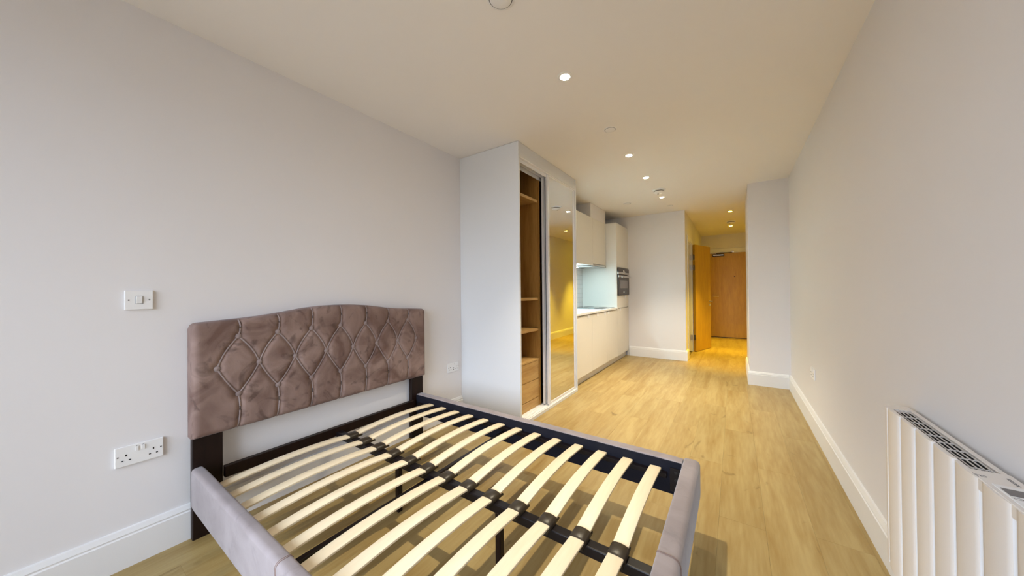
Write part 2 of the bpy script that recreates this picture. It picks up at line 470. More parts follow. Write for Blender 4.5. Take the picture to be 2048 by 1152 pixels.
# ---- inner hall door, standing open
d2 = struct_root('door_2', (XH, D2B, 0), 'oak veneer inner door standing open into the hall')
bm = bmesh.new()
box(bm, XH - 0.14, XH + 0.002, D2A, D2A + 0.028, 0, D2H); box(bm, XH - 0.14, XH + 0.002, D2B - 0.028, D2B, 0, D2H)
box(bm, XH - 0.14, XH + 0.002, D2A + 0.028, D2B - 0.028, D2H - 0.028, D2H)
obj('door_frame', bm, 'skirting_paint', d2)
obj('architrave', B(XH, XH + 0.016, D2A - 0.055, D2A + 0.012, 0, D2H + 0.06, bev=0.003), 'skirting_paint', d2)
obj('architrave', B(XH, XH + 0.016, D2B - 0.012, D2B + 0.055, 0, D2H + 0.06, bev=0.003), 'skirting_paint', d2)
obj('architrave', B(XH, XH + 0.016, D2A + 0.012, D2B - 0.012, D2H - 0.012, D2H + 0.06, bev=0.003), 'skirting_paint', d2)
ang = math.radians(18.6)
dv, nv = Vector((math.sin(ang), math.cos(ang), 0)), Vector((math.cos(ang), -math.sin(ang), 0))
P0 = Vector((-0.645, 7.052, 0))
def leafbox(l0, l1, t0, t1, z0, z1, bev=0.0):
    bm = B(l0, l1, t0, t1, z0, z1, bev=bev, seg=1)
    for v in bm.verts: v.co = P0 + dv * v.co.x + nv * v.co.y + Vector((0, 0, v.co.z))
    bmesh.ops.recalc_face_normals(bm, faces=bm.faces)
    return bm
lf2 = obj('door_leaf', leafbox(0, 0.662, 0, 0.044, 0.008, 2.028, 0.0015), 'door_oak', d2)
for zc in (1.789, 1.591, 0.27):
    hg = obj('hinge', B(XH - 0.03, XH + 0.0, D2B - 0.031, D2B - 0.028, zc - 0.05, zc + 0.05), 'stainless_steel', d2)
    obj('knuckle', lathe(bmesh.new(), [(0.007, -0.05), (0.007, 0.05)], (XH + 0.012, D2B - 0.034, zc), 'Z', 10), 'stainless_steel', hg)
    obj('hinge_leaf', leafbox(-0.003, 0, 0.006, 0.036, zc - 0.05, zc + 0.05), 'stainless_steel', hg)
hd = obj('door_handle', leafbox(0.585, 0.625, 0.044, 0.052, 0.92, 0.96, 0.004), 'stainless_steel', d2)
def lp(l, t, z): return P0 + dv * l + nv * t + Vector((0, 0, z))
bm = bmesh.new(); tube(bm, [lp(0.605, 0.05, 0.94), lp(0.605, 0.095, 0.94), lp(0.59, 0.105, 0.94), lp(0.49, 0.105, 0.94)], 0.009)
obj('lever', bm, 'stainless_steel', hd, smooth=True)
obj('thumb_turn', leafbox(0.585, 0.625, 0.044, 0.056, 0.85, 0.89, 0.004), 'stainless_steel', d2)
bm = bmesh.new(); tube(bm, [lp(0.605, -0.005, 0.94), lp(0.605, -0.05, 0.94), lp(0.59, -0.06, 0.94), lp(0.49, -0.06, 0.94)], 0.009)
obj('lever', bm, 'stainless_steel', hd, smooth=True)

# ================================================================== BED
bed = thing('bed', 'grey brown velvet double bed frame with buttoned headboard and bare slats', 'bed', (-1.17, 1.133, 0))
HY0, HY1, HZ0 = 0.428, 1.852, 0.493
HC = (HY0 + HY1) / 2
OUT = [(0, 1.112), (0.10, 1.110), (0.19, 1.102), (0.27, 1.090), (0.34, 1.079), (0.43, 1.068), (0.52, 1.061), (0.62, 1.055), (0.72, 1.049)]
def ztop(y):
    a = abs(y - HC)
    for (a0, z0), (a1, z1) in zip(OUT, OUT[1:]):
        if a <= a1:
            t = (a - a0) / (a1 - a0); t = t
            z = z0 + (z1 - z0) * t
            break
    else: z = OUT[-1][1]
    e = (HY1 - HY0) / 2 - a
    r = 0.028
    if e < r: z -= r - math.sqrt(max(0, r * r - (r - e) ** 2))
    return z
XF, XB = -2.137, -2.226
hump = lambda y: 0.010 * math.cos((y - HC) / 0.71 * math.pi / 2)
top_b = [(0.6055 + 0.1785 * i, 0.968 + hump(0.6055 + 0.1785 * i)) for i in range(7)]
mid_b = [(0.5195 + 0.1770 * i, 0.816 + hump(0.5195 + 0.1770 * i)) for i in range(8)]
bot_b = [(0.6055 + 0.1780 * i, 0.668 + hump(0.6055 + 0.1780 * i)) for i in range(7)]
segs = []
for i in range(7):
    segs += [(top_b[i], mid_b[i], -0.012), (top_b[i], mid_b[i + 1], 0.012), (bot_b[i], mid_b[i], -0.006), (bot_b[i], mid_b[i + 1], 0.006)]
    segs += [(top_b[i], (top_b[i][0] + 0.003, ztop(top_b[i][0]) - 0.004), 0.006), (bot_b[i], (bot_b[i][0] - 0.004, HZ0 + 0.004), 0.007)]
def seg_pts(s, n=9):
    (ya, za), (yb, zb), bul = s
    dy, dz = yb - ya, zb - za; L = math.hypot(dy, dz)
    out = []
    for k in range(n):
        t = k / (n - 1); w = math.sin(math.pi * t) * bul
        out.append((ya + dy * t - dz / L * w * (1 if dz < 0 else -1) * 0 + w * (1 if abs(dy) > 0.02 else 1), za + dz * t))
    return out
SEGP = [seg_pts(s) for s in segs]
def seg_dist(y, z, pts):
    best = 9
    for (ya, za), (yb, zb) in zip(pts, pts[1:]):
        if min(abs(y - ya), abs(y - yb)) > 0.06 or min(z - za, z - zb) > 0.06 or max(z - za, z - zb) < -0.06 and min(z - za, z - zb) < -0.12:
            if abs(y - ya) > 0.08 and abs(y - yb) > 0.08: continue
        dy, dz = yb - ya, zb - za; L2 = dy * dy + dz * dz
        t = max(0, min(1, ((y - ya) * dy + (z - za) * dz) / L2))
        d = math.hypot(y - ya - dy * t, z - za - dz * t)
        if d < best: best = d
    return best
BTN = top_b + mid_b + bot_b
SBB = [(min(p[0] for p in s) - 0.05, max(p[0] for p in s) + 0.05, min(p[1] for p in s) - 0.05, max(p[1] for p in s) + 0.05, s) for s in SEGP]
def hb_x(y, z):
    """Depth of the padded face: soft edge, grooves along pleats, dimples at buttons."""
    zt = ztop(y)
    e = min(y - HY0, HY1 - y, z - HZ0, zt - z)
    r = 0.03
    x = XF
    if e < r: x -= (r - math.sqrt(max(0, r * r - (r - e) ** 2))) * 0.8
    g = 0
    for a, b_, c, d, s in SBB:
        if a < y < b_ and c < z < d:
            q = seg_dist(y, z, s); g = max(g, 0.0105 * math.exp(-(q / 0.012) ** 2))
    bmp = 0
    for by, bz in BTN:
        q = (y - by) ** 2 + (z - bz) ** 2
        if q < 0.01: bmp = max(bmp, 0.017 * math.exp(-q / (0.022 ** 2)))
    return x - max(g, bmp)
NY, NZ = 190, 84
bm = bmesh.new()
grid = []
for i in range(NY + 1):
    # denser sampling at the two rounded ends
    t = i / NY; y = HY0 + (HY1 - HY0) * (t - 0.010 * math.sin(2 * math.pi * t) * 1.0)
    y = min(max(y, HY0), HY1); zt = ztop(y)
    colv = []
    for j in range(NZ + 1):
        s = j / NZ; z = HZ0 + (zt - HZ0) * s
        colv.append(bm.verts.new((hb_x(y, z), y, z)))
    grid.append(colv)
for i in range(NY):
    for j in range(NZ):
        bm.faces.new((grid[i][j], grid[i + 1][j], grid[i + 1][j + 1], grid[i][j + 1]))
edge = [grid[i][0] for i in range(NY + 1)] + [grid[NY][j] for j in range(1, NZ + 1)] + [grid[i][NZ] for i in range(NY - 1, -1, -1)] + [grid[0][j] for j in range(NZ - 1, 0, -1)]
back = [bm.verts.new((XB, v.co.y, v.co.z)) for v in edge]
for k in range(len(edge)):
    q = (k + 1) % len(edge)
    bm.faces.new((edge[k], back[k], back[q], edge[q]))
bm.faces.new(list(reversed(back)))
bmesh.ops.recalc_face_normals(bm, faces=bm.faces)
hb = obj('headboard', bm, 'velvet_front', bed, smooth=True, label='arched velvet headboard with diamond button tufting')
for s in SEGP:
    bm = bmesh.new()
    tube(bm, [(hb_x(y, z) + 0.0022, y, z) for y, z in s], 0.0042, 6)
    obj('pleat', bm, 'velvet_highlight', hb, smooth=True)
first = None
for by, bz in BTN:
    o_ = (hb_x(by, bz) - 0.001, by, bz)
    if first is None:
        bm = lathe(bmesh.new(), [(0.0130, 0.0), (0.0142, 0.005), (0.0120, 0.0105), (0.007, 0.0130), (0.001, 0.0138)], o_, 'X', 18)
        first = obj('button', bm, 'velvet_highlight', hb, smooth=True, origin=o_)
    else:
        link_copy(first, hb, o_)
# headboard legs and the lower cross rail
for ya, yb in ((0.433, 0.548), (1.730, 1.846)):
    obj('headboard_leg', B(-2.206, -2.172, ya, yb, 0, HZ0 + 0.04, bev=0.003, seg=1), 'leg_wenge', bed)
obj('head_crossbar', B(-2.170, -2.140, 0.548, 1.730, 0.262, 0.318, bev=0.002, seg=1), 'leg_wenge', bed)

def soft_beam(name, x0, x1, y0, y1, z0, z1, r_list, axis, n=40):
    """Upholstered board: rounded section swept along one axis with gentle swelling of the padding."""
    bm = bmesh.new()
    rings = []
    for k in range(n + 1):
        t = k / n
        endf = min(1.0, min(t, 1 - t) * n / 1.0)
        ring = []
        a0, a1 = (y0, y1) if axis == 'X' else (x0, x1)
        r_top_in, r_top_out, r_bot_out, r_bot_in = r_list
        corners = [(a0, z1, r_top_out if axis == 'Xn' else r_list[0], 180, 90), (a1, z1, r_list[1], 90, 0), (a1, z0, r_list[2], 0, -90), (a0, z0, r_list[3], -90, -180)]
        for ca, cz, r, s0, s1 in corners:
            cx = ca + (r if ca == a0 else -r); cc = cz - r if cz == z1 else cz + r
            for q in range(6):
                th = math.radians(s0 + (s1 - s0) * q / 5)
                ring.append((cx + math.cos(th) * r, cc + math.sin(th) * r))
        wob = 0.0006 * math.sin(t * 23) + 0.0003 * math.sin(t * 57)
        vs = []
        for a, z in ring:
            zz = z + (wob if z > (z0 + z1) / 2 else 0) 
            sh = 0.0 if endf >= 1 else 0.004
            am = (a0 + a1) / 2; zm = (z0 + z1) / 2
            a2 = a + (am - a) * sh * 8; z2 = zz + (zm - zz) * sh * 8
            if axis == 'X': vs.append(bm.verts.new((x0 + (x1 - x0) * t, a2, z2)))
            else: vs.append(bm.verts.new((a2, y0 + (y1 - y0) * t, z2)))
        rings.append(vs)
    m_ = len(rings[0])
    for k in range(n):
        for q in range(m_):
            w_ = (q + 1) % m_
            bm.faces.new((rings[k][q], rings[k][w_], rings[k + 1][w_], rings[k + 1][q]))
    bm.faces.new(rings[0]); bm.faces.new(list(reversed(rings[-1])))
    bmesh.ops.recalc_face_normals(bm, faces=bm.faces)
    return bm

RT = 0.352
rl = obj('side_rail', soft_beam('r', -2.171, -0.219, 0.428, 0.474, 0.152, RT, (0.018, 0.012, 0.008, 0.02), 'X'), 'velvet_rail_lit', bed, smooth=True)
rr = obj('side_rail', soft_beam('r', -2.171, -0.219, 1.778, 1.838, 0.186, RT, (0.006, 0.012, 0.02, 0.008), 'X'), 'velvet_rail_lit', bed, smooth=True)
ft = obj('footboard', soft_beam('f', -0.217, -0.146, 0.424, 1.842, 0.172, RT + 0.002, (0.010, 0.024, 0.02, 0.006), 'Y'), 'velvet_rail_lit', bed, smooth=True)
# stitched seams, following the rounded section of the padding
def arc(c, z, r, a0, a1, n=5):
    return [(c + math.cos(math.radians(a0 + (a1 - a0) * k / n)) * r, z + math.sin(math.radians(a0 + (a1 - a0) * k / n)) * r) for k in range(n + 1)]
for yy in (1.142, 0.78):
    for off, rad in ((0.0, 0.0013), (0.006, 0.0008)):
        prof_ = arc(-0.207, 0.344, 0.0105, 170, 90) + arc(-0.170, 0.330, 0.0245, 90, 0) + [(-0.1455, 0.26), (-0.1455, 0.20)]
        bm = bmesh.new(); n_ = len(prof_) - 1
        tube(bm, [(px, yy - off - 0.012 * k / n_, pz) for k, (px, pz) in enumerate(prof_)], rad, 5)
        obj('seam', bm, 'velvet_front', ft)
prof_ = arc(0.462, 0.340, 0.0125, 20, 90) + arc(0.446, 0.334, 0.0185, 90, 180) + [(0.4275, 0.26), (0.4275, 0.19)]
for off, rad in ((0.0, 0.0013), (0.007, 0.0008)):
    bm = bmesh.new(); tube(bm, [(-1.185 - off - 0.001 * k, py, pz) for k, (py, pz) in enumerate(prof_)], rad, 5)
    obj('seam', bm, 'velvet_front', rl)
# dark inner liners, slat ledges, corner brackets
for y0_, y1_, par in ((0.474, 0.478, rl), (1.7735, 1.778, rr)):
    obj('liner', B(-2.168, -0.222, y0_, y1_, 0.187 if y0_ > 1 else 0.16, RT - (0.006 if y0_ > 1 else 0.045)), 'navy_liner', par)
obj('slat_ledge', B(-2.13, -0.285, 0.478, 0.485, 0.270, 0.292, bev=0.001, seg=1), 'black_steel', bed)
obj('slat_ledge', B(-2.13, -0.285, 1.745, 1.7735, 0.270, 0.292, bev=0.001, seg=1), 'black_steel', bed)
for y0_, y1_ in ((0.478, 0.486), (1.7655, 1.7735)):
    br = obj('corner_bracket', B(-0.272, -0.219, y0_, y1_, 0.205, 0.318, bev=0.001, seg=1), 'black_steel', bed)
    for zz in (0.225, 0.262, 0.30):
        yy = y1_ if y0_ < 1 else y0_
        obj('bolt', lathe(bmesh.new(), [(0.007, -0.003), (0.007, 0.003)], (-0.245, yy, zz), 'Y', 8), 'black_plastic', br)
for yy in (0.46, 1.755):
    obj('foot', lathe(bmesh.new(), [(0.020, 0), (0.022, 0.17), (0.024, 0.19)], (-0.240, yy + 0.025, 0), 'Z', 14), 'leg_wenge', bed, smooth=True)
# centre beam, its legs, the cross tube and the slats
CY = 1.125
cr = obj('centre_beam', B(-2.140, -0.219, CY - 0.020, CY + 0.020, 0.252, 0.290, bev=0.004, seg=2), 'black_steel', bed)
obj('cross_tube', B(-1.287, -1.262, 0.478, 1.7735, 0.236, 0.262, bev=0.002, seg=1), 'black_steel', bed)
for xx in (-1.525, -0.842):
    obj('centre_leg', B(xx - 0.014, xx + 0.014, CY - 0.014, CY + 0.014, 0, 0.252, bev=0.003, seg=1), 'leg_wenge', bed)
SX0, SPITCH, SW = -1.985, 0.1373, 0.053
def slat_bm(xc, ya, yb):
    """Sprung slat bowed upwards along its length, slightly crowned across."""
    bm = bmesh.new(); n = 16; rings = []
    for k in range(n + 1):
        t = k / n; y = ya + (yb - ya) * t
        z = 0.297 + 0.019 * (1 - (2 * t - 1) ** 2)
        ring = []
        for dx, dz in ((-SW / 2, 0), (-SW / 2, 0.007), (-SW / 2 + 0.003, 0.0092), (0, 0.0105), (SW / 2 - 0.003, 0.0092), (SW / 2, 0.007), (SW / 2, 0), (0, 0.0012)):
            ring.append(bm.verts.new((xc + dx, y, z + dz)))
        rings.append(ring)
    for k in range(n):
        for q in range(8):
            w_ = (q + 1) % 8
            bm.faces.new((rings[k][q], rings[k][w_], rings[k + 1][w_], rings[k + 1][q]))
    bm.faces.new(rings[0]); bm.faces.new(list(reversed(rings[-1])))
    bmesh.ops.recalc_face_normals(bm, faces=bm.faces)
    return bm
protoL = protoR = protoC = None
for k in range(13):
    xc = SX0 + SPITCH * k
    if k == 0:
        protoL = obj('slat', slat_bm(xc, 0.482, CY - 0.006), 'slat_beech', bed, smooth=True, origin=(xc, 0.80, 0.29))
        protoR = obj('slat', slat_bm(xc, CY + 0.006, 1.769), 'slat_beech', bed, smooth=True, origin=(xc, 1.45, 0.29))
        # moulded double holder over the two slat ends, with its plug into the beam
        bm = bmesh.new()
        prof = [(-0.031, 0.292), (-0.031, 0.304), (-0.027, 0.3105), (-0.015, 0.3145), (0, 0.316), (0.015, 0.3145), (0.027, 0.3105), (0.031, 0.304), (0.031, 0.292)]
        rings = []
        for yy, sc_ in ((CY - 0.029, 0.90), (CY - 0.026, 1.0), (CY + 0.026, 1.0), (CY + 0.029, 0.90)):
            rings.append([bm.verts.new((xc + px * (0.97 if sc_ < 1 else 1), yy, 0.292 + (pz - 0.292) * sc_)) for px, pz in prof])
        for q in range(3):
            for w_ in range(len(prof)):
                e_ = (w_ + 1) % len(prof)
                bm.faces.new((rings[q][w_], rings[q][e_], rings[q + 1][e_], rings[q + 1][w_]))
        bm.faces.new(rings[0]); bm.faces.new(list(reversed(rings[-1])))
        box(bm, xc - 0.029, xc + 0.029, CY - 0.052, CY + 0.052, 0.2895, 0.2965)
        bmesh.ops.recalc_face_normals(bm, faces=bm.faces)
        protoC = obj('slat_holder', bm, 'cap_plastic', bed, smooth=True, origin=(xc, CY, 0.29))
        protoE = obj('end_holder', B(xc - 0.026, xc + 0.026, 0.479, 0.500, 0.2915, 0.2965), 'black_plastic', bed, origin=(xc, 0.49, 0.29))
        protoF = obj('end_holder', B(xc - 0.029, xc + 0.029, 1.748, 1.772, 0.2915, 0.2965), 'black_plastic', bed, origin=(xc, 1.76, 0.29))
    else:
        link_copy(protoL, bed, (xc, 0.80, 0.29)); link_copy(protoR, bed, (xc, 1.45, 0.29)); link_copy(protoC, bed, (xc, CY, 0.29))
        link_copy(protoE, bed, (xc, 0.49, 0.29)); link_copy(protoF, bed, (xc, 1.76, 0.29))

# ================================================================== WARDROBE
wd = thing('wardrobe', 'tall white built-in wardrobe with open oak interior and sliding mirror doors', 'wardrobe', ((WL + XW) / 2, (W0 + W1) / 2, 0))
obj('side_panel', B(WL + 0.001, XW, W0, W0 + 0.022, 0, CEIL - 0.002, bev=0.001, seg=1), 'white_laminate', wd)
obj('end_panel', B(WL + 0.001, XW, W1 - 0.022, W1, 0, CEIL - 0.002, bev=0.001, seg=1), 'white_laminate', wd)
ia, ib = W0 + 0.022, W1 - 0.022
obj('fascia', B(XW - 0.025, XW - 0.006, ia, ib, 2.420, CEIL - 0.002, bev=0.001, seg=1), 'white_laminate', wd)
obj('pelmet', B(XW - 0.025, XW - 0.002, ia, ib, 2.376, 2.419, bev=0.002, seg=1), 'white_laminate', wd)
bm = bmesh.new()
box(bm, XW - 0.105, XW - 0.006, ia, ib, 2.366, 2.376)
for xa in (XW - 0.105, XW - 0.068, XW - 0.030): box(bm, xa, xa + 0.005, ia, ib, 2.318 if xa < XW - 0.1 else 2.335, 2.366)
obj('top_track', bm, 'brushed_aluminium', wd)
obj('plinth', B(XW - 0.115, XW - 0.001, ia, ib, 0, 0.032, bev=0.002, seg=1), 'white_laminate', wd)
bm = bmesh.new()
for xa in (XW - 0.080, XW - 0.046, XW - 0.014): box(bm, xa, xa + 0.006, ia, ib, 0.032, 0.039)
obj('bottom_track', bm, 'white_plastic', wd)
xi = XW - 0.115
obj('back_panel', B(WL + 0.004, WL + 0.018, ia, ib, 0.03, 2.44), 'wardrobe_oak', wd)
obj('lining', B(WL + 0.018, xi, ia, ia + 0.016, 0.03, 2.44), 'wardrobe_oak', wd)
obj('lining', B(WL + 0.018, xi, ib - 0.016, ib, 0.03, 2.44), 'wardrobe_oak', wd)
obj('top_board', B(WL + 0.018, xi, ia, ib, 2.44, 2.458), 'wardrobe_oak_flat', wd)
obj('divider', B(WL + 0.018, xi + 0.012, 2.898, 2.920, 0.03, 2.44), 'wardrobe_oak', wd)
for z0_, z1_ in ((2.088, 2.116), (1.096, 1.120), (0.785, 0.811)):
    obj('shelf', B(WL + 0.018, xi, ia + 0.016, 2.898, z0_, z1_, bev=0.0015, seg=1), 'wardrobe_oak_flat', wd)
obj('drawer_top', B(WL + 0.018, xi + 0.004, ia + 0.016, 2.898, 0.489, 0.507, bev=0.001, seg=1), 'wardrobe_oak_flat', wd)
for z0_, z1_ in ((0.308, 0.486), (0.124, 0.303)):
    dr = obj('drawer', B(xi - 0.018, xi + 0.002, ia + 0.019, 2.895, z0_, z1_, bev=0.0015, seg=1), 'wardrobe_oak_flat', wd)
    bm = bmesh.new()
    box(bm, WL + 0.05, xi - 0.018, ia + 0.03, ia + 0.042, z0_ + 0.01, z1_ - 0.03); box(bm, WL + 0.05, xi - 0.018, 2.873, 2.885, z0_ + 0.01, z1_ - 0.03)
    box(bm, WL + 0.05, xi - 0.018, ia + 0.042, 2.873, z0_ + 0.01, z0_ + 0.02)
    obj('drawer_box', bm, 'white_laminate', dr)
obj('base_board', B(WL + 0.018, xi + 0.002, ia + 0.016, 2.898, 0.032, 0.119, bev=0.001, seg=1), 'wardrobe_oak_flat', wd)
def mirror_door(x0, x1, ya, yb, z0, z1, lab):
    d = obj('mirror_door', B(x0 + 0.003, x1 - 0.004, ya + 0.030, yb - 0.030, z0 + 0.02, z1 - 0.02), 'mirror_silver', wd, label=lab)
    for s0, s1 in ((ya, ya + 0.034), (yb - 0.034, yb)):
        bm = bmesh.new()
        box(bm, x0, x1, s0, s0 + 0.006, z0, z1); box(bm, x0, x1, s1 - 0.006, s1, z0, z1); box(bm, x0 + 0.001, x1 - 0.004, s0 + 0.006, s1 - 0.006, z0, z1)
        obj('stile', bm, 'brushed_aluminium', d)
    obj('door_rail', B(x0, x1, ya + 0.034, yb - 0.034, z0, z0 + 0.024), 'brushed_aluminium', d)
    obj('door_rail', B(x0, x1, ya + 0.034, yb - 0.034, z1 - 0.020, z1), 'brushed_aluminium', d)
    obj('seal', B(x0 - 0.004, x0, ya + 0.004, ya + 0.012, z0, z1), 'black_plastic', d)
mirror_door(XW - 0.036, XW - 0.013, 2.928, ib - 0.001, 0.040, 2.372, 'front sliding mirror door in slim aluminium frame')
mirror_door(XW - 0.078, XW - 0.055, 2.918, ib - 0.03, 0.040, 2.364, 'rear sliding mirror door tucked behind the front one')

# ================================================================== KITCHEN
XK = -1.586
KB = -2.178
def tab(parent, yc, z1):
    """Small edge pull folded over the top of a door."""
    bm = B(XK, XK + 0.004, yc - 0.032, yc + 0.032, z1 - 0.040, z1 + 0.002, bev=0.001, seg=1)
    box(bm, XK - 0.018, XK + 0.004, yc - 0.032, yc + 0.032, z1 + 0.002, z1 + 0.005)
    obj('edge_pull', bm, 'brushed_aluminium', parent)
bl = ['white base cabinet next to the wardrobe end panel', 'white base cabinet between two others, second from the wardrobe', 'white base cabinet beside the tall oven unit']
for (ya, yb), tabs, lb in zip(((3.628, 4.240), (4.240, 4.855), (4.855, 5.384)), ((4.11,), (4.455, 4.77), (4.94,)), bl):
    t = thing('base_cabinet', lb, 'cabinet', ((KB + XK) / 2, (ya + yb) / 2, 0), 'kitchen base cabinets')
    bm = bmesh.new()
    box(bm, KB, XK - 0.021, ya + 0.001, ya + 0.019, 0.10, 0.872); box(bm, KB, XK - 0.021, yb - 0.019, yb - 0.001, 0.10, 0.872)
    box(bm, KB, XK - 0.021, ya + 0.019, yb - 0.019, 0.10, 0.118); box(bm, KB, KB + 0.01, ya + 0.019, yb - 0.019, 0.118, 0.872)
    box(bm, XK - 0.06, XK - 0.021, ya + 0.019, yb - 0.019, 0.854, 0.872)
    obj('body', bm, 'kitchen_laminate', t)
    d = obj('door', B(XK - 0.019, XK, ya + 0.002, yb - 0.002, 0.102, 0.862, bev=0.001, seg=1), 'kitchen_laminate', t)
    for yc in tabs: tab(d, yc, 0.862)
    obj('plinth', B(-1.652, -1.636, ya, yb, 0, 0.099), 'kitchen_laminate', t)
wt = obj('worktop', B(KB, -1.572, 3.626, 5.383, 0.8735, 0.902, bev=0.002, seg=1), 'worktop_quartz')
tag(wt, 'thin white quartz worktop running from wardrobe to oven unit', 'worktop')
hob = thing('hob', 'black glass hob set on the white worktop under the extractor', 'hob', (-1.87, 5.06, 0.902))
obj('glass', B(-2.12, -1.62, 4.78, 5.34, 0.902, 0.907, bev=0.001, seg=1), 'hob_glass', hob)
for cx_, cy_, r_ in ((-2.0, 4.92, 0.08), (-2.0, 5.2, 0.09), (-1.76, 4.92, 0.09), (-1.76, 5.2, 0.07)):
    obj('zone_ring', lathe(bmesh.new(), [(r_, 0.0), (r_, 0.0006), (r_ - 0.003, 0.0006)], (cx_, cy_, 0.907), 'Z', 28), 'grey_print', hob)
# splashback of small brick tiles
sb = thing('splashback', 'white brick tiled splashback above the kitchen worktop', 'splashback', (KB, 4.5, 0.902))
obj('backing', B(WL + 0.001, KB - 0.0065, 3.626, 5.384, 0.8735, 1.70), 'tile_grout', sb)
tc_ = {}
rowz = 0.9035; r_ = 0
while rowz < 1.55:
    y = 3.63 - (0.078 if r_ % 2 else 0)
    while y < 5.38:
        ya, yb = max(y, 3.63), min(y + 0.1535, 5.381)
        if yb - ya > 0.02:
            key = round(yb - ya, 3); o_ = (KB - 0.003, (ya + yb) / 2, rowz + 0.0375)
            if key not in tc_:
                tc_[key] = obj('tile', B(KB - 0.0065, KB, ya, yb, rowz, rowz + 0.075, bev=0.0012, seg=1), 'tile_glaze', sb, origin=o_)
            else: link_copy(tc_[key], sb, o_)
        y += 0.156
    rowz += 0.0775; r_ += 1
# tall oven housing
TY0, TY1 = 5.386, 6.058
tu = thing('oven_cabinet', 'tall white cabinet housing the oven against the end wall', 'cabinet', ((KB + XK) / 2, (TY0 + TY1) / 2, 0))
bm = bmesh.new()
box(bm, WL + 0.002, XK - 0.001, TY0, TY0 + 0.019, 0.10, 2.29); box(bm, WL + 0.002, XK - 0.021, TY1 - 0.019, TY1, 0.10, 2.29)
box(bm, WL + 0.002, XK - 0.021, TY0 + 0.019, TY1 - 0.019, 2.272, 2.29); box(bm, WL + 0.002, XK - 0.021, TY0 + 0.019, TY1 - 0.019, 0.10, 0.118)
box(bm, WL + 0.002, WL + 0.012, TY0 + 0.019, TY1 - 0.019, 0.118, 2.272)
for zz in (0.87, 1.078, 1.553): box(bm, WL + 0.012, XK - 0.021, TY0 + 0.019, TY1 - 0.019, zz, zz + 0.016)
obj('body', bm, 'kitchen_laminate', tu)
dl = obj('door', B(XK - 0.019, XK, TY0 + 0.021, TY1 - 0.002, 0.102, 0.872, bev=0.001, seg=1), 'kitchen_laminate', tu); tab(dl, 5.56, 0.872)
obj('door', B(XK - 0.019, XK, TY0 + 0.021, TY1 - 0.002, 1.562, 2.288, bev=0.001, seg=1), 'kitchen_laminate', tu)
df = obj('drawer', B(XK - 0.019, XK, TY0 + 0.021, TY1 - 0.002, 0.884, 1.090, bev=0.001, seg=1), 'kitchen_laminate', tu); tab(df, 5.86, 1.086)
obj('filler', B(XK - 0.019, XK - 0.001, TY1, YE - 0.001, 0.0, 2.29), 'kitchen_laminate', tu)
obj('plinth', B(-1.652, -1.636, TY0, TY1, 0, 0.099), 'kitchen_laminate', tu)
# oven
ov = thing('oven', 'black and steel built-in oven in the tall cabinet', 'oven', (XK, (TY0 + TY1) / 2, 1.095))
oy0, oy1, xo = TY0 + 0.024, TY1 - 0.005, XK + 0.020
zf = lambda fr_: 1.550 - fr_ * 0.452
obj('body', B(XK - 0.45, XK - 0.0005, oy0 + 0.03, oy1 - 0.03, 1.098, 1.545), 'black_plastic', ov)
obj('control_panel', B(XK, xo, oy0, oy1, zf(0.15), zf(0), bev=0.001, seg=1), 'oven_glass', ov)
obj('trim_strip', B(XK, xo, oy0, oy1, zf(0.222), zf(0.152), bev=0.001, seg=1), 'stainless_steel', ov)
dd = obj('oven_door', B(XK, xo, oy0, oy1, zf(1.0), zf(0.250), bev=0.001, seg=1), 'oven_glass', ov)
obj('door_strip', B(xo, xo + 0.003, oy0 + 0.002, oy1 - 0.002, zf(0.345), zf(0.265)), 'stainless_steel', dd)
obj('door_window', B(xo, xo + 0.002, oy0 + 0.095, oy1 - 0.095, zf(0.745), zf(0.455)), 'oven_window', dd)
bm = bmesh.new(); tube(bm, [(xo + 0.045, oy0 + 0.05, zf(0.335)), (xo + 0.045, oy1 - 0.05, zf(0.335))], 0.007, 10)
for yy in (oy0 + 0.09, oy1 - 0.09): tube(bm, [(xo, yy, zf(0.335)), (xo + 0.045, yy, zf(0.335))], 0.005, 8)
obj('handle', bm, 'stainless_steel', dd, smooth=True)
obj('badge', B(xo, xo + 0.0015, 5.69, 5.755, zf(0.90), zf(0.875)), 'white_plastic', dd)
obj('knob', lathe(bmesh.new(), [(0.026, 0), (0.025, 0.018), (0.020, 0.022)], (xo, 5.72, zf(0.175)), 'X', 20), 'stainless_steel', ov, smooth=True)
obj('clock_display', B(xo, xo + 0.001, 5.69, 5.75, zf(0.115), zf(0.07)), 'white_plastic', ov)
# wall cabinets
XU = -1.765
wl_ = ['white wall cabinet partly hidden behind the wardrobe', 'white wall cabinet above the lit splashback', 'white wall cabinet over the extractor hood']
for (ya, yb, zb), lb in zip(((3.628, 4.192, 1.562), (4.192, 4.782, 1.562), (4.782, 5.378, 1.590)), wl_):
    t = thing('wall_cabinet', lb, 'cabinet', ((KB + XU) / 2, (ya + yb) / 2, zb), 'kitchen wall cabinets')
    obj('body', B(WL + 0.002, XU - 0.021, ya + 0.001, yb - 0.001, zb + 0.004, 2.28), 'kitchen_laminate', t)
    obj('door', B(XU - 0.019, XU, ya + 0.002, yb - 0.002, zb, 2.282, bev=0.001, seg=1), 'kitchen_laminate', t)
hd_ = thing('extractor_hood', 'slim steel extractor hood under the wall cabinet', 'extractor', (-1.97, 5.08, 1.552))
obj('body', B(KB + 0.01, XU - 0.006, 4.786, 5.376, 1.556, 1.588, bev=0.002, seg=1), 'black_plastic', hd_)
obj('front_strip', B(XU - 0.006, XU + 0.002, 4.786, 5.376, 1.555, 1.583, bev=0.001, seg=1), 'stainless_steel', hd_)
